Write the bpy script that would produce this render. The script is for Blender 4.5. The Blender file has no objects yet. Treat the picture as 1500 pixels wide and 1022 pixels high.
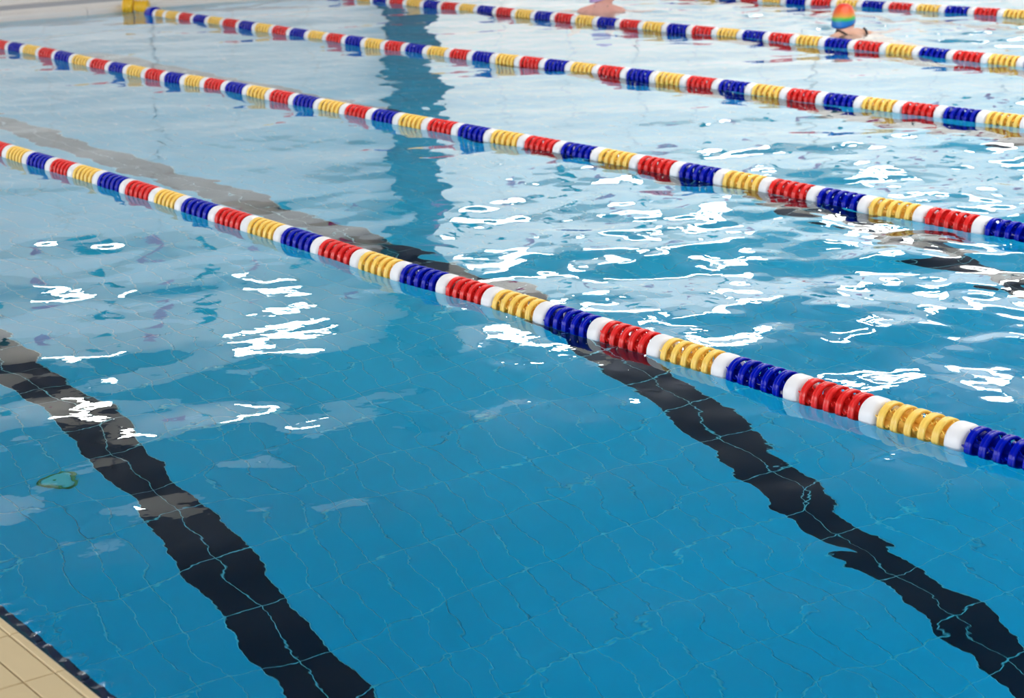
import bpy, bmesh, math, random
import numpy as np
from mathutils import Vector, Matrix

random.seed(7)
rng = np.random.default_rng(11)
SC = bpy.context.scene
COL = SC.collection

# ---------------------------------------------------------------- camera, world, exposure
IMG_W, IMG_H = 1500, 1022
F_PX, YAW, PITCH, ROLL, CAM_H = 2785.0, -0.9485, 0.266, -0.033, 1.886
c_f = Vector((math.sin(YAW) * math.cos(PITCH), math.cos(YAW) * math.cos(PITCH), -math.sin(PITCH)))
c_r0 = Vector((math.cos(YAW), -math.sin(YAW), 0.0))
c_u0 = c_r0.cross(c_f)
c_r = c_r0 * math.cos(ROLL) + c_u0 * math.sin(ROLL)
c_u = -c_r0 * math.sin(ROLL) + c_u0 * math.cos(ROLL)
cam_d = bpy.data.cameras.new('camera')
cam_d.sensor_width = 36.0
cam_d.lens = F_PX / IMG_W * 36.0
cam_d.clip_start, cam_d.clip_end = 0.05, 200
cam_d.dof.use_dof = True
cam_d.dof.focus_distance = 6.6
cam_d.dof.aperture_fstop = 5.0
cam = bpy.data.objects.new('camera', cam_d)
m = Matrix((c_r, c_u, -c_f)).transposed().to_4x4()
m.translation = Vector((0, 0, CAM_H))
cam.matrix_world = m
COL.objects.link(cam)
SC.camera = cam

world = bpy.data.worlds.new('world'); SC.world = world
world.use_nodes = True
world.node_tree.nodes['Background'].inputs[0].default_value = (0.75, 0.85, 1.0, 1)
world.node_tree.nodes['Background'].inputs[1].default_value = 0.3
vs = SC.view_settings
vs.view_transform = 'Standard'; vs.look = 'None'; vs.gamma = 1.0; vs.use_curve_mapping = False
vs.exposure = 0.17
cy = SC.cycles
cy.max_bounces = 10; cy.diffuse_bounces = 4; cy.glossy_bounces = 5
cy.transmission_bounces = 8; cy.transparent_max_bounces = 6
cy.caustics_reflective = True; cy.caustics_refractive = True
cy.sample_clamp_indirect = 6.0
cy.blur_glossy = 0.6

ROOF_FILL, SIDE_FILL, LAMP, HIGH_WIN = 5.8, 6.2, 16.0, 7.0      # radiance of what gives light here; roof and side panes are added fill

# ---------------------------------------------------------------- helpers
def pix_dir(x, y):
    d = c_f * F_PX + c_r * (x - IMG_W / 2) - c_u * (y - IMG_H / 2)
    return d.normalized()
def pix_z(x, y, z):
    d = pix_dir(x, y); t = (z - CAM_H) / d.z
    return Vector((0, 0, CAM_H)) + d * t
def pix_y(x, y, Y):
    d = pix_dir(x, y); t = Y / d.y
    return Vector((0, 0, CAM_H)) + d * t

MATS = {}
def mat(name, color=(0.8, 0.8, 0.8), rough=0.5, noise=0.0, nscale=20.0, spec=0.5, emit=None, bump=0.0, metal=0.0, sss=0.0, coat=0.0):
    if name in MATS: return MATS[name]
    mt = bpy.data.materials.new(name); mt.use_nodes = True
    nt = mt.node_tree; b = nt.nodes['Principled BSDF']
    b.inputs['Base Color'].default_value = (*color, 1)
    b.inputs['Roughness'].default_value = rough
    b.inputs['Specular IOR Level'].default_value = spec
    b.inputs['Metallic'].default_value = metal
    b.inputs['Coat Weight'].default_value = coat
    if sss:
        b.inputs['Subsurface Weight'].default_value = sss
        b.inputs['Subsurface Radius'].default_value = (0.02, 0.01, 0.006)
    if emit is not None:
        b.inputs['Emission Color'].default_value = (*emit[0], 1)
        b.inputs['Emission Strength'].default_value = emit[1]
    if noise or bump:
        tc = nt.nodes.new('ShaderNodeTexCoord')
        n = nt.nodes.new('ShaderNodeTexNoise'); n.inputs['Scale'].default_value = nscale; n.inputs['Detail'].default_value = 5
        nt.links.new(tc.outputs['Object'], n.inputs['Vector'])
        if noise:
            mx = nt.nodes.new('ShaderNodeMix'); mx.data_type = 'RGBA'
            mx.inputs[6].default_value = (*[c * (1 - noise) for c in color], 1)
            mx.inputs[7].default_value = (*[min(1, c * (1 + noise)) for c in color], 1)
            nt.links.new(n.outputs['Fac'], mx.inputs[0]); nt.links.new(mx.outputs[2], b.inputs['Base Color'])
        if bump:
            bp = nt.nodes.new('ShaderNodeBump'); bp.inputs['Strength'].default_value = bump; bp.inputs['Distance'].default_value = 0.002
            nt.links.new(n.outputs['Fac'], bp.inputs['Height']); nt.links.new(bp.outputs['Normal'], b.inputs['Normal'])
    MATS[name] = mt
    return mt

def mesh_from(name, verts, faces, material=None, smooth=False):
    me = bpy.data.meshes.new(name)
    me.from_pydata([tuple(v) for v in verts], [], faces)
    me.update()
    if material: me.materials.append(material)
    if smooth: me.polygons.foreach_set('use_smooth', [True] * len(me.polygons))
    return me
def link(name, me, parent=None, loc=None, rot=None):
    o = bpy.data.objects.new(name, me); COL.objects.link(o)
    if parent is not None: o.parent = parent
    if loc is not None: o.location = loc
    if rot is not None: o.rotation_euler = rot
    return o
def empty(name, loc=(0, 0, 0)):
    o = bpy.data.objects.new(name, None); o.location = loc; COL.objects.link(o); return o
def tag(o, label=None, cat=None, group=None, kind=None):
    if label: o['label'] = label
    if cat: o['category'] = cat
    if group: o['group'] = group
    if kind: o['kind'] = kind
    return o
def bm_mesh(name, bm, material, smooth=False):
    me = bpy.data.meshes.new(name); bm.normal_update(); bm.to_mesh(me); bm.free()
    if material: me.materials.append(material)
    if smooth: me.polygons.foreach_set('use_smooth', [True] * len(me.polygons))
    return me
def add_box(bm, lo, hi, bevel=0.0):
    lo, hi = Vector(lo), Vector(hi)
    r = bmesh.ops.create_cube(bm, size=1.0)
    for v in r['verts']:
        v.co = Vector(((v.co.x + .5) * (hi.x - lo.x) + lo.x, (v.co.y + .5) * (hi.y - lo.y) + lo.y, (v.co.z + .5) * (hi.z - lo.z) + lo.z))
    if bevel:
        es = {e for v in r['verts'] for e in v.link_edges}
        bmesh.ops.bevel(bm, geom=list(es), offset=bevel, segments=2, affect='EDGES', profile=0.5)
def box_obj(name, lo, hi, material, parent=None, bevel=0.0):
    bm = bmesh.new(); add_box(bm, lo, hi, bevel)
    return link(name, bm_mesh(name, bm, material), parent)
def lathe_x(prof, seg, closed=True):
    """profile of (x, r) turned about the x axis"""
    V, F = [], []
    n = len(prof)
    for s in range(seg):
        a = 2 * math.pi * s / seg
        for (x, r) in prof: V.append((x, r * math.cos(a), r * math.sin(a)))
    for s in range(seg):
        t = (s + 1) % seg
        for k in range(n if closed else n - 1):
            k2 = (k + 1) % n
            F.append((s * n + k, s * n + k2, t * n + k2, t * n + k))
    return V, F

# ---------------------------------------------------------------- dimensions of the place
X_END, X_OTHER = -20.78, 4.4            # pool ends
Y_NEAR, Y_FAR = 1.555, 22.3             # pool sides
HX0, HX1, HY0, HY1, HZ = -30.0, 14.0, -9.0, 30.0, 8.0
PX = [-40, -8, -7.6, -7.1, -6.6, -6.1, -5.6, -5, -4.5, -2.5, 20]
PD = [1.85, 1.85, 1.95, 2.15, 2.38, 2.62, 2.87, 3.1, 3.3, 4.0, 4.0]
def depth(x): return float(np.interp(x, PX, PD))
TX, TY = 0.28, 0.1383                   # tile pitch along and across the lanes
TX0, TY0 = -5.70, 3.19
LINES = [3.19 + 18 * TY * k for k in range(8)]

# ---------------------------------------------------------------- materials
M_WHITE = mat('white_plastic', (0.86, 0.85, 0.86), 0.32)
M_RED = mat('red_plastic', (0.80, 0.022, 0.020), 0.18, spec=0.4)
M_BLUE = mat('blue_plastic', (0.0003, 0.008, 0.42), 0.07, spec=0.18)
M_YEL = mat('yellow_plastic', (1.0, 0.66, 0.13), 0.25)
M_STEEL = mat('steel_cable', (0.5, 0.5, 0.52), 0.35, metal=1.0)
M_GROUT = mat('grout', (0.90, 0.97, 0.92), 0.8, noise=0.1, nscale=6)
def tile_mat(name, c, var, rough):
    mt = bpy.data.materials.new(name); mt.use_nodes = True
    nt = mt.node_tree; b = nt.nodes['Principled BSDF']
    b.inputs['Roughness'].default_value = rough; b.inputs['Specular IOR Level'].default_value = 0.06
    oi = nt.nodes.new('ShaderNodeObjectInfo'); tc = nt.nodes.new('ShaderNodeNewGeometry')
    n = nt.nodes.new('ShaderNodeTexNoise'); n.inputs['Scale'].default_value = 1.3; n.inputs['Detail'].default_value = 3
    nt.links.new(tc.outputs['Position'], n.inputs['Vector'])
    mx = nt.nodes.new('ShaderNodeMix'); mx.data_type = 'RGBA'
    mx.inputs[6].default_value = (*[v * (1 - var) for v in c], 1); mx.inputs[7].default_value = (*[min(1, v * (1 + var)) for v in c], 1)
    nt.links.new(n.outputs['Fac'], mx.inputs[0]); nt.links.new(mx.outputs[2], b.inputs['Base Color'])
    return mt
M_TILE = tile_mat('blue_pool_tile', (0.12, 0.64, 0.80), 0.10, 0.5)
M_BLACK = tile_mat('black_line_tile', (0.007, 0.007, 0.022), 0.1, 0.5)
M_DECK = mat('beige_deck_tile', (0.59, 0.465, 0.265), 0.55, noise=0.06, nscale=9, bump=0.1)
M_NAVY = mat('navy_mosaic', (0.012, 0.016, 0.06), 0.25, noise=0.4, nscale=60)
M_PALE = mat('pale_coping_stone', (0.88, 0.83, 0.78), 0.5, noise=0.04, nscale=4)
M_GREYSTRIP = mat('grey_grate', (0.36, 0.37, 0.41), 0.6, noise=0.1, nscale=10)
M_WALL = mat('painted_wall', (0.80, 0.77, 0.72), 0.8, noise=0.03, nscale=1.5)
M_CEIL = mat('ceiling_panel', (0.11, 0.125, 0.16), 0.8, noise=0.04, nscale=1.0)
M_COLUMN = mat('dark_blue_column', (0.08, 0.11, 0.16), 0.6, noise=0.05)
M_FRAME = mat('window_frame', (0.25, 0.26, 0.28), 0.4)
M_ROOF_FILL = mat('roof_fill_pane', (0.8, 0.8, 0.8), 0.4, emit=((1.0, 0.97, 0.93), ROOF_FILL))  # glow of the panels added overhead
M_SIDE_FILL = mat('side_fill_pane', (0.8, 0.8, 0.8), 0.3, emit=((0.95, 0.97, 1.0), SIDE_FILL))  # glow of the fill panels added behind the camera
M_HIGH = mat('high_window_pane', (0.8, 0.8, 0.8), 0.3, emit=((1.0, 0.99, 0.97), HIGH_WIN))
M_LAMP = mat('lamp_diffuser', (0.9, 0.9, 0.9), 0.4, emit=((1.0, 0.98, 0.94), LAMP))

# ---------------------------------------------------------------- the hall
def hall_wall(name, lo, hi, m_=M_WALL):
    o = box_obj(name, lo, hi, m_); o['kind'] = 'structure'; return o
hall_wall('wall_left', (HX0 - .3, HY0 - .3, -0.2), (HX0, HY1 + .3, HZ))
hall_wall('wall_right', (HX1, HY0 - .3, -0.2), (HX1 + .3, HY1 + .3, HZ))
hall_wall('wall_far', (HX0, HY1, -0.2), (HX1, HY1 + .3, HZ))
hall_wall('wall_near', (HX0, HY0 - .3, -0.2), (HX1, HY0, HZ))
hall_wall('ceiling', (HX0 - .3, HY0 - .3, HZ), (HX1 + .3, HY1 + .3, HZ + .3), M_CEIL)

WIN_N = [0]
def window(center, u, w, v, h, nrm, cols, rows, pane_m, t=0.09, frame_m=None):
    """framed window standing a little proud of its wall; u, v in-plane unit vectors, nrm into the hall"""
    WIN_N[0] += 1
    root = empty('window_%d' % WIN_N[0], center); root['kind'] = 'structure'
    u, v, nrm = Vector(u), Vector(v), Vector(nrm)
    def slab(name, a0, a1, b0, b1, d0, d1, m_):
        V = [u * a + v * b + nrm * d for d in (d0, d1) for a, b in ((a0, b0), (a1, b0), (a1, b1), (a0, b1))]
        F = [(0, 3, 2, 1), (4, 5, 6, 7), (0, 1, 5, 4), (1, 2, 6, 5), (2, 3, 7, 6), (3, 0, 4, 7)]
        if u.cross(v).dot(nrm) < 0: F = [tuple(reversed(f)) for f in F]
        return link(name, mesh_from(name, V, F, m_), root)
    cw, rh = w / cols, h / rows
    for i in range(cols):
        for j in range(rows):
            slab('pane', -w / 2 + i * cw + t / 2, -w / 2 + (i + 1) * cw - t / 2, -h / 2 + j * rh + t / 2, -h / 2 + (j + 1) * rh - t / 2, 0.01, 0.03, pane_m)
    for i in range(cols + 1):
        a = -w / 2 + i * cw
        slab('mullion', a - t / 2, a + t / 2, -h / 2, h / 2, 0.0, 0.036, frame_m or M_FRAME)
    for j in range(rows + 1):
        b = -h / 2 + j * rh
        slab('transom', -w / 2, w / 2, b - t / 2, b + t / 2, 0.0, 0.034, frame_m or M_FRAME)
    return root
EX, EY, EZ = (1, 0, 0), (0, 1, 0), (0, 0, 1)
# unseen glowing panels added in the ceiling to light the pool floor
for sx in (-9.0, -3.0, 3.0):
    for sy in (8.5, 14.2, 19.9):
        window((sx, sy, HZ), EX, 3.2, EY, 5.0, (0, 0, -1), 2, 3, M_ROOF_FILL)
# unseen glowing panels added on the near wall, front light for the floats
for sx in (-22, -10, 2):
    window((sx, HY0, 3.6), EX, 9.0, EZ, 5.0, (0, 1, 0), 6, 2, M_SIDE_FILL)
# glazed end wall and far side, with brighter clerestory lights above in the corner
M_GLAZE = mat('daylit_glazing', (0.7, 0.7, 0.7), 0.3, emit=((0.92, 1.02, 1.08), 0.31))
M_GLAZE2 = mat('daylit_corner_glazing', (0.7, 0.7, 0.7), 0.3, emit=((1.0, 0.97, 0.92), 0.66))
for wy in (-5.6, .05, 5.7, 11.35, 16.5):
    wd = 5.65 if wy < 15 else 4.65
    window((HX0, wy, 2.75), EY, wd, EZ, 4.9, (1, 0, 0), 3, 3, M_GLAZE, .02, M_PALE)
for wy in (22.3, 27.35):
    window((HX0, wy, 3.35), EY, 5.05, EZ, 6.1, (1, 0, 0), 3, 3, M_GLAZE2, .02, M_PALE)
for wx in (-27.4, -22.2, -17.0, -11.8, -6.6):
    window((wx, HY1, 3.35), EX, 5.2, EZ, 6.1, (0, -1, 0), 3, 3, M_GLAZE2, .02, M_PALE)
for wy in (21.4, 24.2, 27.4):
    window((HX0, wy, 7.1), EY, 1.5, EZ, 1.0, (1, 0, 0), 1, 1, M_HIGH, .05)
for wx in (-28.0, -24.8, -21.6, -18.0):
    window((wx, HY1, 7.1), EX, 1.6, EZ, 1.0, (0, -1, 0), 1, 1, M_HIGH, .05)
# columns of the end wall
for cy_ in (19.3,):
    bm = bmesh.new(); add_box(bm, (HX0, cy_ - .42, 0.1), (HX0 + .45, cy_ + .42, HZ)); add_box(bm, (HX0, cy_ - .52, HZ - .35), (HX0 + .55, cy_ + .52, HZ))
    o = link('trim_1', bm_mesh('trim_1', bm, M_COLUMN)); o['kind'] = 'structure'
# lamps along the end wall, under the ceiling
def lamp(x, y, z, label, group):
    r = empty('hall_lamp', (x, y, z)); tag(r, label, 'lamp', group)
    bm = bmesh.new(); add_box(bm, (-.22, -.65, .0), (.22, .65, .14), .02)
    link('housing', bm_mesh('housing', bm, M_FRAME), r)
    bm = bmesh.new(); add_box(bm, (-.19, -.61, -.26), (.19, .61, .004), .03)
    link('diffuser', bm_mesh('diffuser', bm, M_LAMP), r)
    bm = bmesh.new(); add_box(bm, (-.02, -.02, .14), (.02, .02, HZ - z))
    link('hanger', bm_mesh('hanger', bm, M_STEEL), r)
for ly, lz, lab in ((4.8, 6.8, 'added fill lamp above the end deck, fourth one before the dark column'), (8.2, 6.8, 'added fill lamp above the end deck, third one before the dark column'), (11.8, 6.85, 'long ceiling lamp above the end deck, second one before the dark column'), (15.3, 6.65, 'long ceiling lamp above the end deck, first one before the dark column'), (21.0, 7.3, 'long ceiling lamp above the end deck, beyond the dark column')):  # first two are added lamps that brighten the end deck and coping
    lamp(-28.5, ly, lz, lab, 'lamps above the end deck')

CORNER = [(-29.0, 26.2, 'in the far corner beside the end glazing'), (-26.4, 28.4, 'in the far corner, second one from the end glazing'), (-24.0, 25.4, 'in the far corner, third one from the end glazing'),
          (-21.4, 28.0, 'along the far glazing, fourth one from the end glazing'), (-26.9, 23.0, 'short of the far corner, between the corner lamps and the dark column')]
for lx_, ly_, where in CORNER:
    lamp(lx_, ly_, 7.75, 'long ceiling lamp ' + where, 'lamps in the far corner of the ceiling')

# ---------------------------------------------------------------- pool basin
# floor bed (grout) following the depth profile
xs = [X_END - .02] + [TX0 + i * TX for i in range(-60, 60) if X_END < TX0 + i * TX < X_OTHER] + [X_OTHER]
V, F = [], []
for x in xs:
    V += [(x, Y_NEAR - .02, -depth(x) - .004), (x, Y_FAR + .02, -depth(x) - .004)]
for i in range(len(xs) - 1): F.append((2 * i, 2 * i + 2, 2 * i + 3, 2 * i + 1))
pool_floor = link('floor_pool', mesh_from('floor_pool', V, F, M_GROUT)); pool_floor['kind'] = 'structure'

def tile_mesh(name, m_, L, W, T=0.0028, b=0.001):
    x, y = L / 2, W / 2
    V = [(-x, -y, 0), (x, -y, 0), (x, y, 0), (-x, y, 0), (-x, -y, T - b), (x, -y, T - b), (x, y, T - b), (-x, y, T - b),
         (-x + b, -y + b, T), (x - b, -y + b, T), (x - b, y - b, T), (-x + b, y - b, T)]
    F = [(8, 9, 10, 11)] + [(i, (i + 1) % 4, 4 + (i + 1) % 4, 4 + i) for i in range(4)] + [(4 + i, 4 + (i + 1) % 4, 8 + (i + 1) % 4, 8 + i) for i in range(4)]
    return mesh_from(name, V, F, m_)
GAP = 0.005
cells = []
for i in range(int((X_END - TX0) / TX) + 0, int((X_OTHER - TX0) / TX)):
    xc = TX0 + (i + .5) * TX
    if xc - TX / 2 < X_END: continue
    for j in range(int((Y_NEAR - TY0) / TY), int((Y_FAR - TY0) / TY)):
        yc = TY0 + (j + .5) * TY
        black = (j % 18 in (0, 17)) and xc > X_END + 1.8
        cells.append((xc, yc, black))
def n_refract_pix(x, y, z):
    """rough picture position of an under-water point, used only to choose which tiles show largest"""
    z = z / 1.9
    d = Vector((x, y, z - CAM_H)); w = d.dot(c_f)
    return IMG_W / 2 + F_PX * d.dot(c_r) / w, IMG_H / 2 - F_PX * d.dot(c_u) / w, w
rank = []
for k, (xc, yc, bl) in enumerate(cells):
    px, py, w = n_refract_pix(xc, yc, -depth(xc))
    if w > 0 and -40 < px < IMG_W + 40 and 120 < py < IMG_H + 60:
        rank.append((w * (0.75 if bl else 1.0), k))
rank.sort(); single = {k for _, k in rank[:296]}
me_blue = tile_mesh('blue_tile', M_TILE, TX - GAP, TY - GAP); me_black = tile_mesh('black_tile', M_BLACK, TX - GAP, TY - GAP)
RV, RF, RM = [], [], []
tv = [tuple(v.co) for v in me_blue.vertices]; tf = [tuple(p.vertices) for p in me_blue.polygons]
for k, (xc, yc, bl) in enumerate(cells):
    s = (depth(xc + TX / 2) - depth(xc - TX / 2)) / TX
    ang = math.atan(s); z = -(depth(xc + TX / 2) + depth(xc - TX / 2)) / 2 - .004
    if k in single:
        link('black_tile' if bl else 'blue_tile', me_black if bl else me_blue, pool_floor, (xc, yc, z + rng.normal() * .0006), (rng.normal() * .002, ang + rng.normal() * .002, 0)).scale = (1 / math.cos(ang), 1, 1)
    else:
        b0 = len(RV); ca, sa = math.cos(ang), math.sin(ang)
        for (x, y, zz) in tv: RV.append((xc + x + zz * sa, yc + y, z - x * sa / ca + zz * ca))
        for f in tf: RF.append(tuple(b0 + q for q in f)); RM.append(1 if bl else 0)
me = mesh_from('floor_tiles', RV, RF); me.materials.append(M_TILE); me.materials.append(M_BLACK)
me.polygons.foreach_set('material_index', RM)
rest = link('floor_tiles', me, pool_floor); rest['kind'] = 'stuff'

# basin walls
def basin_wall(name, lo, hi):
    o = box_obj(name, lo, hi, M_TILE); o['kind'] = 'structure'; return o
basin_wall('wall_pool_near', (X_END - .3, Y_NEAR - .3, -4.2), (X_OTHER + .3, Y_NEAR, -.03))
basin_wall('wall_pool_far', (X_END - .3, Y_FAR, -4.2), (X_OTHER + .3, Y_FAR + .3, .03))
basin_wall('wall_pool_end', (X_END - .3, Y_NEAR, -4.2), (X_END, Y_FAR, -.02))
basin_wall('wall_pool_other_end', (X_OTHER, Y_NEAR, -4.2), (X_OTHER + .3, Y_FAR, .03))

# near deck: beds + tiles one by one
deck = box_obj('floor_deck_near', (HX0, HY0, -.2), (HX1, Y_NEAR - .035, .022), M_DECK); deck['kind'] = 'structure'
grout_deck = mat('deck_grout', (0.74, 0.62, 0.42), 0.8)
deck.data.materials[0] = grout_deck
def coping_mesh(L):
    prof = [(-.105, .0), (-.105, .028), (-.103, .030), (-.034, .030), (-.031, .0265), (-.028, .0265), (-.025, .031), (-.010, .031), (-.003, .028), (0, .020), (0, -.03), (-.03, -.03)]
    V, F = [], []
    n = len(prof)
    for x in (-L / 2, L / 2):
        V += [(x, y, z) for y, z in prof]
    for k in range(n): F.append((k, (k + 1) % n, n + (k + 1) % n, n + k))
    F += [tuple(range(n - 1, -1, -1)), tuple(range(n, 2 * n))]
    return mesh_from('coping_tile', V, F, M_DECK)
cm = coping_mesh(TX - .004); dm = tile_mesh('deck_tile', M_DECK, TX - .005, TX - .005, .005, .0015)
nm = None
for i in range(-62, 30):
    x = -3.95 + (i + .5) * TX
    if not (-9.5 < x < 0.2): continue
    link('coping_tile', cm, deck, (x, Y_NEAR - .03, 0.0))
    for j in range(4):
        link('deck_tile', dm, deck, (x, Y_NEAR - .135 - .003 + .002 - (j + .5) * TX, 0.0245))
# the rest of the coping as plain strips to both sides
for a, b in ((X_END, -9.5 - .02), (0.2, X_OTHER)):
    mm = coping_mesh(b - a); link('coping_strip', mm, deck, ((a + b) / 2, Y_NEAR - .03, 0.0))
# navy grip course just under the water line
gm = None
bm = bmesh.new(); add_box(bm, (-TX / 2 + .002, -.03, -.045), (TX / 2 - .002, .026, -.014), .006)
gm = bm_mesh('grip_tile', bm, M_NAVY)
for i in range(-62, 30):
    x = -3.95 + (i + .5) * TX
    if -9.5 < x < 0.2: link('grip_tile', gm, deck, (x, Y_NEAR, 0.0))

# decks on the other sides
o = box_obj('floor_deck_far', (X_END - .3, Y_FAR + .3, -.2), (HX1, HY1, .06), M_DECK); o['kind'] = 'structure'
o = box_obj('floor_deck_other', (X_OTHER + .3, Y_NEAR - .035, -.2), (HX1, Y_FAR + .3, .06), M_DECK); o['kind'] = 'structure'
end = box_obj('floor_deck_end', (HX0, Y_NEAR - .035, -.2), (X_END - 1.22, HY1, .084), M_PALE); end['kind'] = 'structure'
gr = box_obj('overflow_grate', (X_END - 1.22, Y_NEAR - .035, -.2), (X_END - .48, HY1, .074), M_GREYSTRIP, end)
# rounded pale coping of the end wall, in lengths
prof = [(0, -.06), (0, .045), (-.015, .066), (-.04, .078), (-.10, .084), (-.48, .084), (-.48, -.2), (-.3, -.2)]
L = 2.5
V = [(x, y, z) for y in (0.004, L - .004) for x, z in prof]
n = len(prof)
F = [tuple(reversed((k, (k + 1) % n, n + (k + 1) % n, n + k))) for k in range(n)] + [tuple(range(n)), tuple(range(2 * n - 1, n - 1, -1))]
ecm = mesh_from('end_coping', V, F, M_PALE)
y = Y_NEAR
while y < Y_FAR:
    link('end_coping', ecm, end, (X_END, y, 0)); y += L

# round inlet plate in the floor beside the first line
ip = Vector((-7.28, 2.885, -depth(-7.28) + .002))
r = empty('floor_inlet', ip); r.rotation_euler = (0, math.atan((depth(-7.2) - depth(-7.36)) / .16), 0)
tag(r, 'round pale green inlet plate on the pool floor beside the black line', 'inlet')
M_INLET = mat('inlet_plastic', (0.95, 0.82, 0.68), 0.4); M_INR = mat('inlet_rim', (0.5, 0.42, 0.1), 0.5)
def disc(name, prof, m_, parent):
    V, F = lathe_x(prof, 28, True)
    V = [(z_, y_, x_) for x_, y_, z_ in V]
    return link(name, mesh_from(name, V, F, m_), parent)
disc('plate', [(0, .001), (0, .062), (.010, .060), (.014, .052), (.014, .001)], M_INLET, r)
disc('rim', [(0, .063), (.008, .063), (.012, .072), (0, .078)], M_INR, r)
disc('screw', [(.013, .001), (.013, .007), (.017, .006), (.017, .001)], M_INR, r)

# ---------------------------------------------------------------- water
def steps(a, b, fine_lo, fine_hi, h0, g):
    pts = [a]; x = a
    while x < b:
        d = max(fine_lo - x, x - fine_hi, 0.0)
        x += min(h0 + g * d, 0.06); pts.append(min(x, b))
    return np.array(pts)
gx = steps(X_END, X_OTHER - .02, -9.0, -2.5, 0.017, 0.006)
gy = np.concatenate([np.arange(Y_NEAR - .002, 1.66, .009), steps(1.662, Y_FAR - .02, 1.5, 5.5, 0.02, 0.005)])
GX, GY = np.meshgrid(gx, gy, indexing='ij')
def smooth01(t): t = np.clip(t, 0, 1); return t * t * (3 - 2 * t)
def waves(n, l0, l1, slope, main=None, spread=math.pi):
    """sum of plane ripples with wavelengths l0..l1 m and the given rms slope"""
    H = np.zeros_like(GX)
    for k in range(n):
        lam = l0 * (l1 / l0) ** rng.random()
        th = (rng.random() * 2 - 1) * spread + (main if main is not None else 0.0)
        kk = 2 * math.pi / lam; ph = rng.random() * 2 * math.pi
        wob = 0.25 * lam * np.sin(GX * 0.9 / lam * .5 + GY * .7 / lam * .5 + ph * 3)
        a = slope * math.sqrt(2.0 / n) / kk
        H += a * np.sin(kk * (GX * math.cos(th) + GY * math.sin(th) + wob * .35) + ph)
    return H
big = waves(16, 0.9, 2.6, 0.018)
mid = waves(26, 0.28, 0.8, 0.022)
small = waves(30, 0.12, 0.26, 0.010)
# patches of calmer and rougher water
patch = 0.5 + 0.5 * np.sin(GX * .9 + 1.3 * np.sin(GY * .7)) * np.sin(GY * 1.1 + .8 * np.sin(GX * .6 + 1))
rough = 0.50 + 1.7 * smooth01((GX + 9.5) / 3.5) * smooth01((GY - 4.3) / 1.2) + 0.4 * patch
far_chop = smooth01((GY - 11.8) / .8)
swim = np.exp(-(((GX + 11.2) / 2.6) ** 2 + ((GY - 13.3) / 1.2) ** 2)) + .6 * np.exp(-(((GX + 14.6) / 1.6) ** 2 + ((GY - 13.2) / 1.0) ** 2))
chop = waves(26, 0.22, 0.7, 0.05)
H = big * (0.8 + .3 * rough) + mid * (.2 + rough * .75) + small * (0.25 + rough * .8 + .5 * smooth01((GY - 4.2) / 2.5)) + chop * (swim * 1.6 + far_chop * .5)
# ripples lapping along the near edge
edge = np.exp(-np.clip(GY - Y_NEAR, 0, 9) / 0.03)
H += edge * (0.004 * np.sin(GX * 2 * math.pi / .083 + 2 * np.sin(GX * 7)) + .003 * np.sin(GX * 2 * math.pi / .056 + GY * 120 + 1.7 * np.sin(GX * 11)) + .002 * np.sin(GX * 2 * math.pi / .045 - GY * 160 + 2.1 * np.sin(GX * 5)))
# a drop ring
dp = pix_z(1225, 816, 0)
rr = np.hypot(GX - dp.x, GY - dp.y)
H += 0.0012 * np.exp(-((rr - .05) / .022) ** 2)
H -= H[(GX > -9) & (GY < 9)].mean()
nx, ny = len(gx), len(gy)
co = np.stack([GX, GY, H], -1).reshape(-1, 3).astype(np.float32)
idx = np.arange(nx * ny).reshape(nx, ny)
q = np.stack([idx[:-1, :-1], idx[1:, :-1], idx[1:, 1:], idx[:-1, 1:]], -1).reshape(-1, 4).astype(np.int32)
me = bpy.data.meshes.new('pool_water')
me.vertices.add(len(co)); me.vertices.foreach_set('co', co.ravel())
me.loops.add(q.size); me.loops.foreach_set('vertex_index', q.ravel())
me.polygons.add(len(q)); me.polygons.foreach_set('loop_start', np.arange(0, q.size, 4, dtype=np.int32))
me.polygons.foreach_set('use_smooth', np.ones(len(q), dtype=bool))
me.update(); me.validate()
mw = bpy.data.materials.new('pool_water'); mw.use_nodes = True
nt = mw.node_tree; nt.nodes.clear()
out = nt.nodes.new('ShaderNodeOutputMaterial'); gl = nt.nodes.new('ShaderNodeBsdfGlass')
gl.inputs['IOR'].default_value = 1.333; gl.inputs['Roughness'].default_value = 0.0
gl.inputs['Color'].default_value = (0.97, 1.0, 1.0, 1)
tc = nt.nodes.new('ShaderNodeTexCoord'); mp = nt.nodes.new('ShaderNodeMapping')
ns = nt.nodes.new('ShaderNodeTexNoise'); ns.inputs['Scale'].default_value = 11.0; ns.inputs['Detail'].default_value = 2
bp = nt.nodes.new('ShaderNodeBump'); bp.inputs['Strength'].default_value = 0.05; bp.inputs['Distance'].default_value = 0.01
nt.links.new(tc.outputs['Object'], mp.inputs['Vector']); nt.links.new(mp.outputs['Vector'], ns.inputs['Vector'])
nt.links.new(ns.outputs['Fac'], bp.inputs['Height']); nt.links.new(bp.outputs['Normal'], gl.inputs['Normal'])
nt.links.new(gl.outputs['BSDF'], out.inputs['Surface'])
va = nt.nodes.new('ShaderNodeVolumeAbsorption')          # water swallows red first
va.inputs['Color'].default_value = (0.0, 0.855, 0.96, 1); va.inputs['Density'].default_value = 0.42
nt.links.new(va.outputs['Volume'], out.inputs['Volume'])
me.materials.append(mw)
tag(link('pool_water', me), 'clear rippling blue water filling the swimming pool', 'water', kind='stuff')

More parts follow.
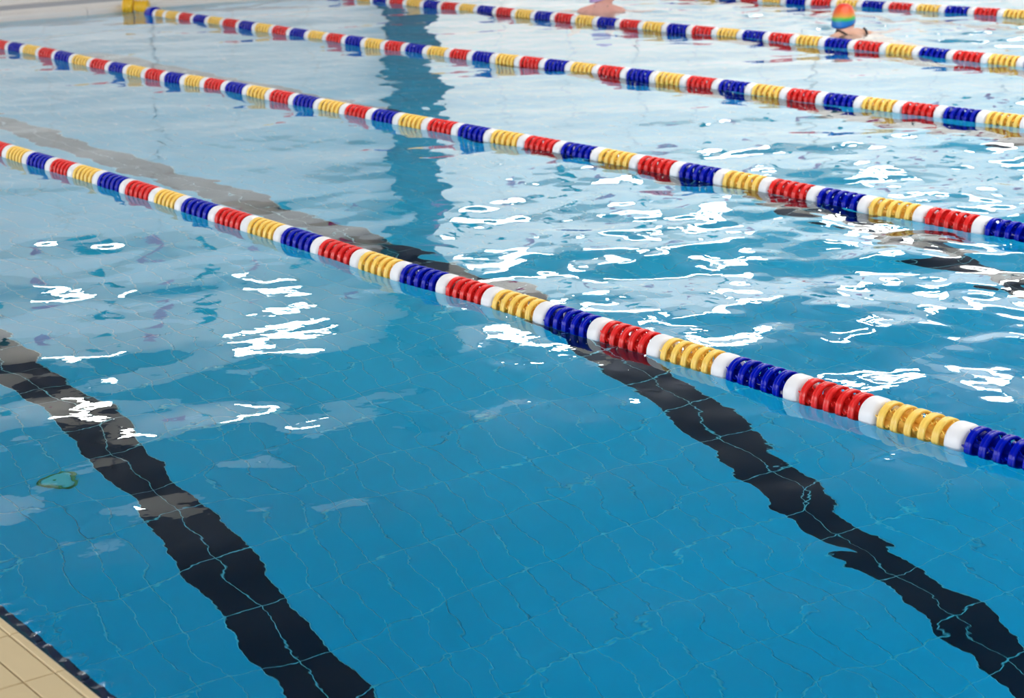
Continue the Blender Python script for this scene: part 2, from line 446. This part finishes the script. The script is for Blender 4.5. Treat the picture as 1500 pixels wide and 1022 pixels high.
# ---------------------------------------------------------------- lane ropes
R_FL = 0.064
WL = 0.074                                # length of a white float
NR = 5
PITCH_R = 0.0565
def white_mesh():
    h = WL / 2 - .001
    prof = [(-h, .012), (-h, .050), (-h + .003, .0565), (-h + .009, .0615), (-h + .018, R_FL), (h - .018, R_FL), (h - .009, .0615), (h - .003, .0565), (h, .050), (h, .012)]
    V, F = lathe_x(prof, 40, True)
    return mesh_from('white_float', V, F, M_WHITE, True)
def ring_mesh(name, m_):
    w = .0138
    prof = [(-w, .054), (-w, .0615), (-w + .003, R_FL), (-.0035, R_FL), (-.0015, .0618), (.0015, .0618), (.0035, R_FL), (w - .003, R_FL), (w, .0615), (w, .054)]
    V, F = lathe_x(prof, 44, True)
    me = mesh_from(name, V, F, m_, True)
    return me
def core_mesh(name, m_):
    """hub tube with slanted vanes that carry the rings"""
    Ltot = NR * PITCH_R
    V, F = lathe_x([(-Ltot / 2, .010), (-Ltot / 2, .0165), (Ltot / 2, .0165), (Ltot / 2, .010)], 14, True)
    for k in range(NR):
        xc = -Ltot / 2 + (k + .5) * PITCH_R
        for j in range(6):
            a = 2 * math.pi * j / 6 + k * .35
            b0 = len(V)
            for sx, da in ((-.5, -.30), (.5, .30)):
                for rad in (.015, .0575):
                    for tk in (-1, 1):
                        aa = a + da + tk * .0016 / rad
                        V.append((xc + sx * PITCH_R * .96, rad * math.cos(aa), rad * math.sin(aa)))
            F += [(b0, b0 + 2, b0 + 6, b0 + 4), (b0 + 1, b0 + 5, b0 + 7, b0 + 3), (b0 + 2, b0 + 3, b0 + 7, b0 + 6), (b0, b0 + 1, b0 + 3, b0 + 2), (b0 + 4, b0 + 6, b0 + 7, b0 + 5)]
    return mesh_from(name, V, F, m_)
COLS = {'r': ('red_float', M_RED), 'y': ('yellow_float', M_YEL), 'b': ('blue_float', M_BLUE)}
ME_W = white_mesh()
ME_RING = {k: ring_mesh('ring', m_) for k, (nme, m_) in COLS.items()}
ME_CORE = {k: core_mesh(nme, m_) for k, (nme, m_) in COLS.items()}

# picture positions of the white floats of each rope (they float on the water plane)
R1 = [(17.7,222.9),(48,231.8),(80,242),(115,251),(153,261),(192.5,273.6),(232,287.5),(276,299),(321.5,314.5),(370.5,329),(421.6,343.3),(475,361),(531,380),(593,398),(658,417.5),(730,436),(803,459),(883,483),(973,508),(1068,536),(1173,568),(1287,601),(1412,639)]
R2 = [(16.5,68),(38,72),(62,75),(86,80.5),(109,86),(139,93),(165,98),(189.5,102),(218,107),(246,113.5),(274,117),(305,121),(334,127),(367,133),(400.5,138),(434,146),(471.5,153),(511,161),(549,168.5),(588,175),(630,181),(675.5,191),(722,198.5),(772,208),(825,217),(880,228),(938,237),(997,249),(1061,260),(1130,271),(1198.5,286),(1273,300),(1355.6,314),(1443,331)]
R3 = [(267,24),(286,26.6),(307.7,29),(331,33),(353,37),(377,39),(404,43),(428,47),(454.6,52),(482.5,56),(509,58),(537,61),(567,65),(598,72),(628,75),(661,78.5),(695.5,82),(727,85),(764,89),(799,94),(838,97.5),(878.5,103),(919,107.5),(962.6,113),(1008,118),(1055,124),(1103,132),(1154,137),(1207,144),(1263,152),(1321.5,157),(1382,165),(1444,172)]
R4 = [(597,4),(624,6),(648,8),(675,10.5),(703,13.5),(730,16.5),(756,19),(787,22),(813,25),(845,27.5),(877,31),(909,34.5),(943.5,37.7),(980,41),(1013,43.5),(1051,47),(1090.5,50.7),(1130,54.5),(1164,58),(1207,61),(1250.5,66),(1300,71),(1348,76),(1398,81),(1448,87)]
R5 = [(1152,2),(1186,2.5),(1222.6,4),(1264,6.5),(1302,9),(1343,11.5),(1383.5,15),(1425,18),(1469.6,19)]
ROPES = [  # pixels, colour after the first white, colour order to the right, extra floats left / right, label
    (R1, 'ybr', 6, 8, 'red, yellow and blue lane rope, first one out from the beige side deck'),
    (R2, 'byr', 6, 8, 'red, blue and yellow lane rope, second one out from the beige side deck'),
    (R3, 'rby', 0, 8, 'red, blue and yellow lane rope reaching the yellow end float at the pool end'),
    (R4, 'ybr', 5, 8, 'red, yellow and blue lane rope just in front of the two swimmers'),
    (R5, 'bry', 8, 8, 'blue, red and yellow lane rope behind the swimmer in the rainbow cap'),
]
Z_AX = 0.006
def sm(a, w):
    k = np.ones(w) / w
    return np.convolve(np.pad(a, w // 2, mode='edge'), k, mode='valid')
ROPE_INFO = []
for ri, (R, order, nl, nr, label) in enumerate(ROPES):
    P = np.array([tuple(pix_z(x, y, .024)) for x, y in R])
    n = np.arange(len(P))
    cx = np.polyfit(n, P[:, 0], 1); cyp = np.polyfit(n, P[:, 1], 1)
    w = 3 if ri < 2 else 5
    X = np.polyval(cx, n) + sm(P[:, 0] - np.polyval(cx, n), w)
    Y = np.polyval(cyp, n) + sm(P[:, 1] - np.polyval(cyp, n), w)
    if ri == 0: X = P[:, 0]
    s = cx[0]
    Xl = X[0] - s * np.arange(nl, 0, -1); Yl = np.full(nl, Y[0]); Xr = X[-1] + s * np.arange(1, nr + 1); Yr = np.full(nr, Y[-1])
    X = np.concatenate([Xl, X, Xr]); Y = np.concatenate([Yl, Y, Yr])
    root = empty('lane_rope', (X[0], Y[0], 0.0)); tag(root, label, 'lane rope', 'lane ropes across the pool')
    base = Vector((X[0], Y[0], 0))
    pts = [Vector((x, y, Z_AX)) for x, y in zip(X, Y)]
    def put(name, me, p, d, sx, parent, roll):
        o = link(name, me, parent)
        M = d.to_track_quat('X', 'Z').to_matrix().to_4x4()
        o.matrix_local = Matrix.Translation(p) @ M @ Matrix.Rotation(roll, 4, 'X') @ Matrix.Diagonal((sx, 1, 1, 1))
        return o
    for i in range(len(pts)):
        d = (pts[min(i + 1, len(pts) - 1)] - pts[max(i - 1, 0)]).normalized()
        put('white_float', ME_W, pts[i] - base, d, 1.0, root, 0.0)
        if i == len(pts) - 1: break
        c = order[(i - nl) % 3]
        seg = pts[i + 1] - pts[i]; Lc = seg.length - WL
        sx = Lc / (NR * PITCH_R)
        f = put(COLS[c][0], ME_CORE[c], (pts[i] + pts[i + 1]) / 2 - base, seg.normalized(), sx, root, random.random() * 6.28)
        for k in range(NR):
            g = link('ring', ME_RING[c], f)
            g.location = ((k - (NR - 1) / 2) * PITCH_R, 0, 0)
            g.scale = (1.0, 1.0, 1.0)
    # cable through everything
    cv = []
    cf = []
    path = ([pts[0] + Vector(((X_END + .02 if ri != 2 else X_END + .32) - pts[0].x, 0, 0))] if pts[0].x > X_END + .1 else []) + pts + [Vector((X_OTHER - .02, pts[-1].y, Z_AX))]
    for q_ in path:
        b0 = len(cv)
        for s_ in range(6):
            a = s_ * math.pi / 3; cv.append(q_ - base + Vector((0, .004 * math.cos(a), .004 * math.sin(a))))
        if b0:
            for s_ in range(6): cf.append((b0 - 6 + s_, b0 - 6 + (s_ + 1) % 6, b0 + (s_ + 1) % 6, b0 + s_))
    link('cable', mesh_from('cable', cv, cf, M_STEEL, True), root)
    ROPE_INFO.append((root, base, pts))
# end of the third rope: loose yellow float pair, blue end float, and the yellow end float at the wall
root, base, pts = ROPE_INFO[2]
y3 = pts[0].y
xw = [pix_y(x, yy, y3).x for x, yy in ((246.5, 23), (231.5, 21))]
for x in xw:
    link('white_float', ME_W, root, Vector((x, y3, Z_AX)) - base)
def short_float(c, xa, xb, nring):
    f = link(COLS[c][0], ME_CORE[c], root, Vector(((xa + xb) / 2, y3, Z_AX)) - base)
    f.scale = ((xb - xa - WL) / (NR * PITCH_R), 1, 1)
    for k in range(nring):
        link('ring', ME_RING[c], f, ((k - (nring - 1) / 2) * PITCH_R * NR / nring, 0, 0))
short_float('y', xw[0], pts[0].x, 5); short_float('y', xw[1], xw[0], 4)
V, F = lathe_x([(-.17, .012), (-.17, .07), (-.155, .082), (-.02, .086), (-.004, .078), (0, .012)], 32, True)
link('end_drum', mesh_from('end_drum', V, F, M_BLUE, True), root, Vector((xw[1] - WL / 2, y3, .008)) - base)
# the yellow end float against the end coping
a0 = pix_z(176, 16, .03); a1 = pix_z(206, 17, .03)
er = empty('end_float', (X_END + .13, y3 + .06, 0)); tag(er, 'ribbed yellow float bobbing against the pale end coping', 'float')
M_BUOY = mat('buoy_yellow', (0.95, 0.55, 0.02), 0.4)
def ribbed(L_, r_, nrib):
    pr = [(0, .01), (0, r_ * .8)]
    for k in range(nrib):
        x0 = L_ * k / nrib; w_ = L_ / nrib
        pr += [(x0 + w_ * .15, r_ * .95), (x0 + w_ * .3, r_), (x0 + w_ * .65, r_), (x0 + w_ * .8, r_ * .95), (x0 + w_ * .97, r_ * .86)]
    return pr + [(L_, r_ * .8), (L_, .01)]
V, F = lathe_x(ribbed(.17, .088, 4), 28, True)
link('float_drum', mesh_from('float_drum', V, F, M_BUOY, True), er, (.03, -.01, .045), (0, 0, math.atan2(c_r.y, c_r.x)))
V, F = lathe_x(ribbed(.12, .10, 3), 28, True)
link('float_drum', mesh_from('float_drum', V, F, M_BUOY, True), er, (-.045, -.115, .075), (0, .12, math.atan2(c_r.y, c_r.x)))
V, F = lathe_x([(-.01, .004), (-.01, .006), (.12, .006), (.12, .004)], 10, True)
link('hook_rod', mesh_from('hook_rod', V, F, M_STEEL, True), er, (.03, -.06, .012))

# ---------------------------------------------------------------- swimmers
M_SKIN = mat('skin', (0.70, 0.40, 0.29), 0.5, noise=0.06, nscale=12, sss=0.1)
M_SKIN2 = mat('skin_pink', (0.76, 0.40, 0.33), 0.5, noise=0.06, nscale=12, sss=0.1)
def capsule(bm, a, b, ra, rb, seg=14):
    a, b = Vector(a), Vector(b); d = b - a; q_ = d.to_track_quat('Z', 'Y'); n_ = 8
    rings = []
    for k in range(4):
        t = math.pi / 2 * (1 - k / 4); rings.append((a - q_ @ Vector((0, 0, ra * math.sin(t))), ra * math.cos(t) + 1e-4))
    for k in range(n_ + 1):
        t = k / n_; rings.append((a + d * t, ra + (rb - ra) * t))
    for k in range(1, 5):
        t = math.pi / 2 * k / 4; rings.append((b + q_ @ Vector((0, 0, rb * math.sin(t))), rb * math.cos(t) + 1e-4))
    vs_ = [[bm.verts.new(c + q_ @ Vector((r_ * math.cos(2 * math.pi * s / seg), r_ * math.sin(2 * math.pi * s / seg), 0))) for s in range(seg)] for c, r_ in rings]
    for i in range(len(vs_) - 1):
        for s in range(seg): bm.faces.new((vs_[i][s], vs_[i][(s + 1) % seg], vs_[i + 1][(s + 1) % seg], vs_[i + 1][s]))
    bm.faces.new(list(reversed(vs_[0]))); bm.faces.new(vs_[-1])
def ellipsoid(bm, c, r, rot=None, u=18, v=12):
    ret = bmesh.ops.create_uvsphere(bm, u_segments=u, v_segments=v, radius=1.0)
    M_ = Matrix.Translation(Vector(c)) @ (rot.to_matrix().to_4x4() if rot else Matrix()) @ Matrix.Diagonal((*r, 1))
    bmesh.ops.transform(bm, matrix=M_, verts=ret['verts'])
from mathutils import Euler
def fuse(name, bm, voxel, m_):
    me = bpy.data.meshes.new(name); bm.to_mesh(me); bm.free()
    o = bpy.data.objects.new(name, me); COL.objects.link(o)
    md = o.modifiers.new('r', 'REMESH'); md.mode = 'VOXEL'; md.voxel_size = voxel; md.use_smooth_shade = True
    s_ = o.modifiers.new('s', 'SMOOTH'); s_.factor = 0.5; s_.iterations = 4
    dg = bpy.context.evaluated_depsgraph_get(); dg.update()
    me2 = bpy.data.meshes.new_from_object(o.evaluated_get(dg))
    bpy.data.objects.remove(o); me2.name = name
    me2.materials.clear(); me2.materials.append(m_)
    return me2
PS = 1.2
def swimmer(head_px, heading, head_rot, label, m_skin, arms, cap_colour):
    """local frame: +x swimming direction, z up, origin at the neck base on the water line"""
    hw = pix_y(*head_px)
    loc = hw - Matrix.Rotation(heading, 3, 'Z') @ (Vector((.09, 0, .101)) * PS)
    root = empty('person', loc); root.scale = (PS, PS, PS); root.rotation_euler = (0, 0, heading); tag(root, label, 'person', 'swimmers in the lane')
    bm = bmesh.new()
    hc = Vector((.09, 0, .076)); hr = head_rot
    R_ = hr.to_matrix()
    H_ = lambda v: hc + R_ @ Vector(v)
    # head with face (face looks to local +x)
    ellipsoid(bm, H_((-.008, 0, .028)), (.098, .078, .098), hr)
    ellipsoid(bm, H_((.028, 0, -.045)), (.066, .060, .075), hr)
    capsule(bm, H_((.088, 0, .012)), H_((.106, 0, -.022)), .010, .015)          # nose
    ellipsoid(bm, H_((.078, 0, -.062)), (.016, .026, .007), hr)                 # upper lip
    ellipsoid(bm, H_((.075, 0, -.076)), (.016, .023, .008), hr)                 # lower lip
    ellipsoid(bm, H_((.068, 0, -.103)), (.022, .024, .018), hr)                 # chin
    ellipsoid(bm, H_((.078, 0, .034)), (.018, .052, .010), hr)                  # brow
    for s in (-1, 1):
        ellipsoid(bm, H_((-.006, s * .079, -.012)), (.020, .009, .032), hr)     # ear
        ellipsoid(bm, H_((.060, s * .040, -.030)), (.028, .022, .024), hr)      # cheek
    capsule(bm, (-.03, 0, -.03), H_((-.015, 0, -.055)), .062, .056)             # neck
    # trunk, leaning back down under the water
    capsule(bm, (-.05, 0, -.07), (-.42, 0, -.24), .105, .10)
    for s in (-1, 1):
        capsule(bm, (-.02, s * .05, -.015), (-.06, s * .165, -.055), .052, .060)    # shoulder line
        capsule(bm, (-.08, s * .10, -.10), (-.40, s * .07, -.25), .095, .085)
        capsule(bm, (-.42, s * .06, -.25), (-.60, s * .075, -.33), .10, .105)
        capsule(bm, (-.60, s * .09, -.33), (-.98, s * .16, -.46), .085, .058)       # thigh
        capsule(bm, (-.98, s * .16, -.46), (-1.36, s * .14, -.50), .052, .036)      # calf
        capsule(bm, (-1.36, s * .14, -.50), (-1.52, s * .17, -.55), .034, .022)     # foot
        sh, el, wr, tip = [Vector((v[0], s * v[1], v[2])) for v in arms[0 if s > 0 else 1]]
        capsule(bm, sh, el, .050, .040); capsule(bm, el, wr, .038, .026)
        d = (tip - wr).normalized(); side = d.cross(Vector((0, 0, 1))).normalized()
        palm = wr + d * .05
        capsule(bm, wr + d * .015 + side * .012, palm + side * .016, .018, .016); capsule(bm, wr + d * .015 - side * .012, palm - side * .016, .018, .016)
        for k, ln in enumerate((.062, .075, .070, .055)):
            o_ = side * (k - 1.5) * .021
            mid_ = palm + o_ + d * (.02 + ln * .5) + Vector((0, 0, -.004)); 
            capsule(bm, palm + o_ * .8 + d * .005, mid_, .0095, .0085, 8); capsule(bm, mid_, mid_ + d * ln * .5 + Vector((0, 0, -.012)), .0085, .0070, 8)
        capsule(bm, wr + d * .02 + side * .02, wr + d * .065 + side * .055, .011, .008, 8)
    body = link('body', fuse('body', bm, .0085, m_skin), root)
    # cap: shell over the crown with a rim
    V, F = [], []
    nu, nv = 40, 16
    for j in range(nv + 1):
        for i in range(nu):
            a = 2 * math.pi * i / nu
            zc = -.012 + .030 * math.cos(a) if True else 0            # rim: higher at the forehead
            t = j / nv
            ph = math.pi / 2 * t
            zr = zc + (.108 - zc + .028) * math.sin(ph) - .0
            rr_ = math.cos(ph * .985) ** .75
            V.append(tuple(H_((-.008 + .106 * rr_ * math.cos(a), .086 * rr_ * math.sin(a), zr))))
    for j in range(nv):
        for i in range(nu): F.append((j * nu + i, j * nu + (i + 1) % nu, (j + 1) * nu + (i + 1) % nu, (j + 1) * nu + i))
    F.append(tuple(nv * nu + i for i in range(nu)))
    cap = link('swim_cap', mesh_from('swim_cap', V, F, cap_colour, True), root)
    sd = cap.modifiers.new('thick', 'SOLIDIFY'); sd.thickness = .004; sd.offset = 1
    return root, H_
def rainbow():
    mt = bpy.data.materials.new('rainbow_rubber'); mt.use_nodes = True; nt = mt.node_tree; b = nt.nodes['Principled BSDF']
    b.inputs['Roughness'].default_value = 0.35
    tc = nt.nodes.new('ShaderNodeTexCoord'); sp = nt.nodes.new('ShaderNodeSeparateXYZ'); nt.links.new(tc.outputs['Object'], sp.inputs[0])
    nz = nt.nodes.new('ShaderNodeTexNoise'); nz.inputs['Scale'].default_value = 9; nt.links.new(tc.outputs['Object'], nz.inputs['Vector'])
    ma = nt.nodes.new('ShaderNodeMath'); ma.operation = 'MULTIPLY_ADD'; ma.inputs[1].default_value = .05; nt.links.new(nz.outputs['Fac'], ma.inputs[0]); nt.links.new(sp.outputs['Z'], ma.inputs[2])
    mr = nt.nodes.new('ShaderNodeMapRange'); mr.inputs[1].default_value = .076; mr.inputs[2].default_value = .236; nt.links.new(ma.outputs[0], mr.inputs[0])
    cr = nt.nodes.new('ShaderNodeValToRGB'); nt.links.new(mr.outputs[0], cr.inputs[0]); nt.links.new(cr.outputs[0], b.inputs['Base Color'])
    e = cr.color_ramp.elements
    e[0].position = 0; e[0].color = (.005, .16, .62, 1); e[1].position = 1; e[1].color = (.78, .035, .02, 1)
    for p_, c_ in ((.20, (.005, .2, .6, 1)), (.27, (.02, .45, .16, 1)), (.36, (.1, .5, .06, 1)), (.43, (.75, .36, .05, 1)), (.60, (.82, .14, .03, 1))):
        k = e.new(p_); k.color = c_
    return mt
A_BR = (((-.05, .18, -.06), (.12, .36, -.16), (.34, .30, -.22), (.46, .24, -.23)), ((-.05, .18, -.06), (.05, .36, -.16), (.20, .50, -.24), (.26, .60, -.26)))
s2, H2 = swimmer((1236, 27, 12.85), 2.85, Euler((0.0, 0.0, -0.85)), 'swimmer in a red, green and blue striped bathing cap, seen from behind', M_SKIN, A_BR, rainbow())
s1, H1 = swimmer((882, -8, 12.95), 2.4, Euler((0.0, 0.0, -1.15)), 'swimmer in a lilac bathing cap with a black halter strap at the neck', M_SKIN2, A_BR, mat('lilac_rubber', (0.55, 0.42, 0.78), 0.35))
# halter strap round the neck, shoulder straps
def strap(root, pts_, w, m_):
    bm = bmesh.new()
    for a, b in zip(pts_[:-1], pts_[1:]): capsule(bm, a, b, w, w, 8)
    return link('swimsuit_strap', bm_mesh('swimsuit_strap', bm, m_, True), root)
M_SUIT = mat('black_suit', (0.012, 0.01, 0.012), 0.6)
ring_pts = [Vector((-.025 + .072 * math.cos(a), .072 * math.sin(a), .012 + .012 * math.cos(a))) for a in np.linspace(math.pi * .45, math.pi * 1.55, 12)]
strap(s1, ring_pts, .010, M_SUIT)
for s in (-1, 1):
    strap(s2, [Vector((.03, s * .12, -.03)), Vector((-.02, s * .115, .028)), Vector((-.08, s * .10, .016)), Vector((-.16, s * .07, -.02))], .008, M_SUIT)

# ---------------------------------------------------------------- pennant lines above the lanes
PENN = [mat('pink_pennant', (0.72, 0.10, 0.28), 0.7), mat('teal_pennant', (0.02, 0.20, 0.26), 0.7)]
for px_ in (-15.7,):
    root = empty('pennant_line', (px_, Y_NEAR - .4, 0)); tag(root, 'string of small pink and teal pennants stretched across above the lanes', 'pennants')
    for yy in (0.0, Y_FAR - Y_NEAR + .8):
        bm = bmesh.new(); add_box(bm, (-.025, yy - .025, .02), (.025, yy + .025, 2.3), .008); link('post', bm_mesh('post', bm, M_STEEL), root)
    V, F = lathe_x([(0, .003), (Y_FAR - Y_NEAR + .8, .003)], 6, False)
    link('cord', mesh_from('cord', V, F, M_WHITE), root, (0, 0, 2.2), (0, 0, math.pi / 2))
    pm = [mesh_from('pennant', [(-.002, -.1, 0), (-.002, .1, 0), (-.002, 0, -.38), (.002, -.1, 0), (.002, .1, 0), (.002, 0, -.38)], [(0, 1, 2), (5, 4, 3), (0, 3, 4, 1), (1, 4, 5, 2), (2, 5, 3, 0)], m_) for m_ in PENN]
    for k in range(38):
        link('pennant', pm[k % 2], root, (0, .9 + k * .52, 2.2), (rng.normal() * .1, rng.normal() * .15, 0))
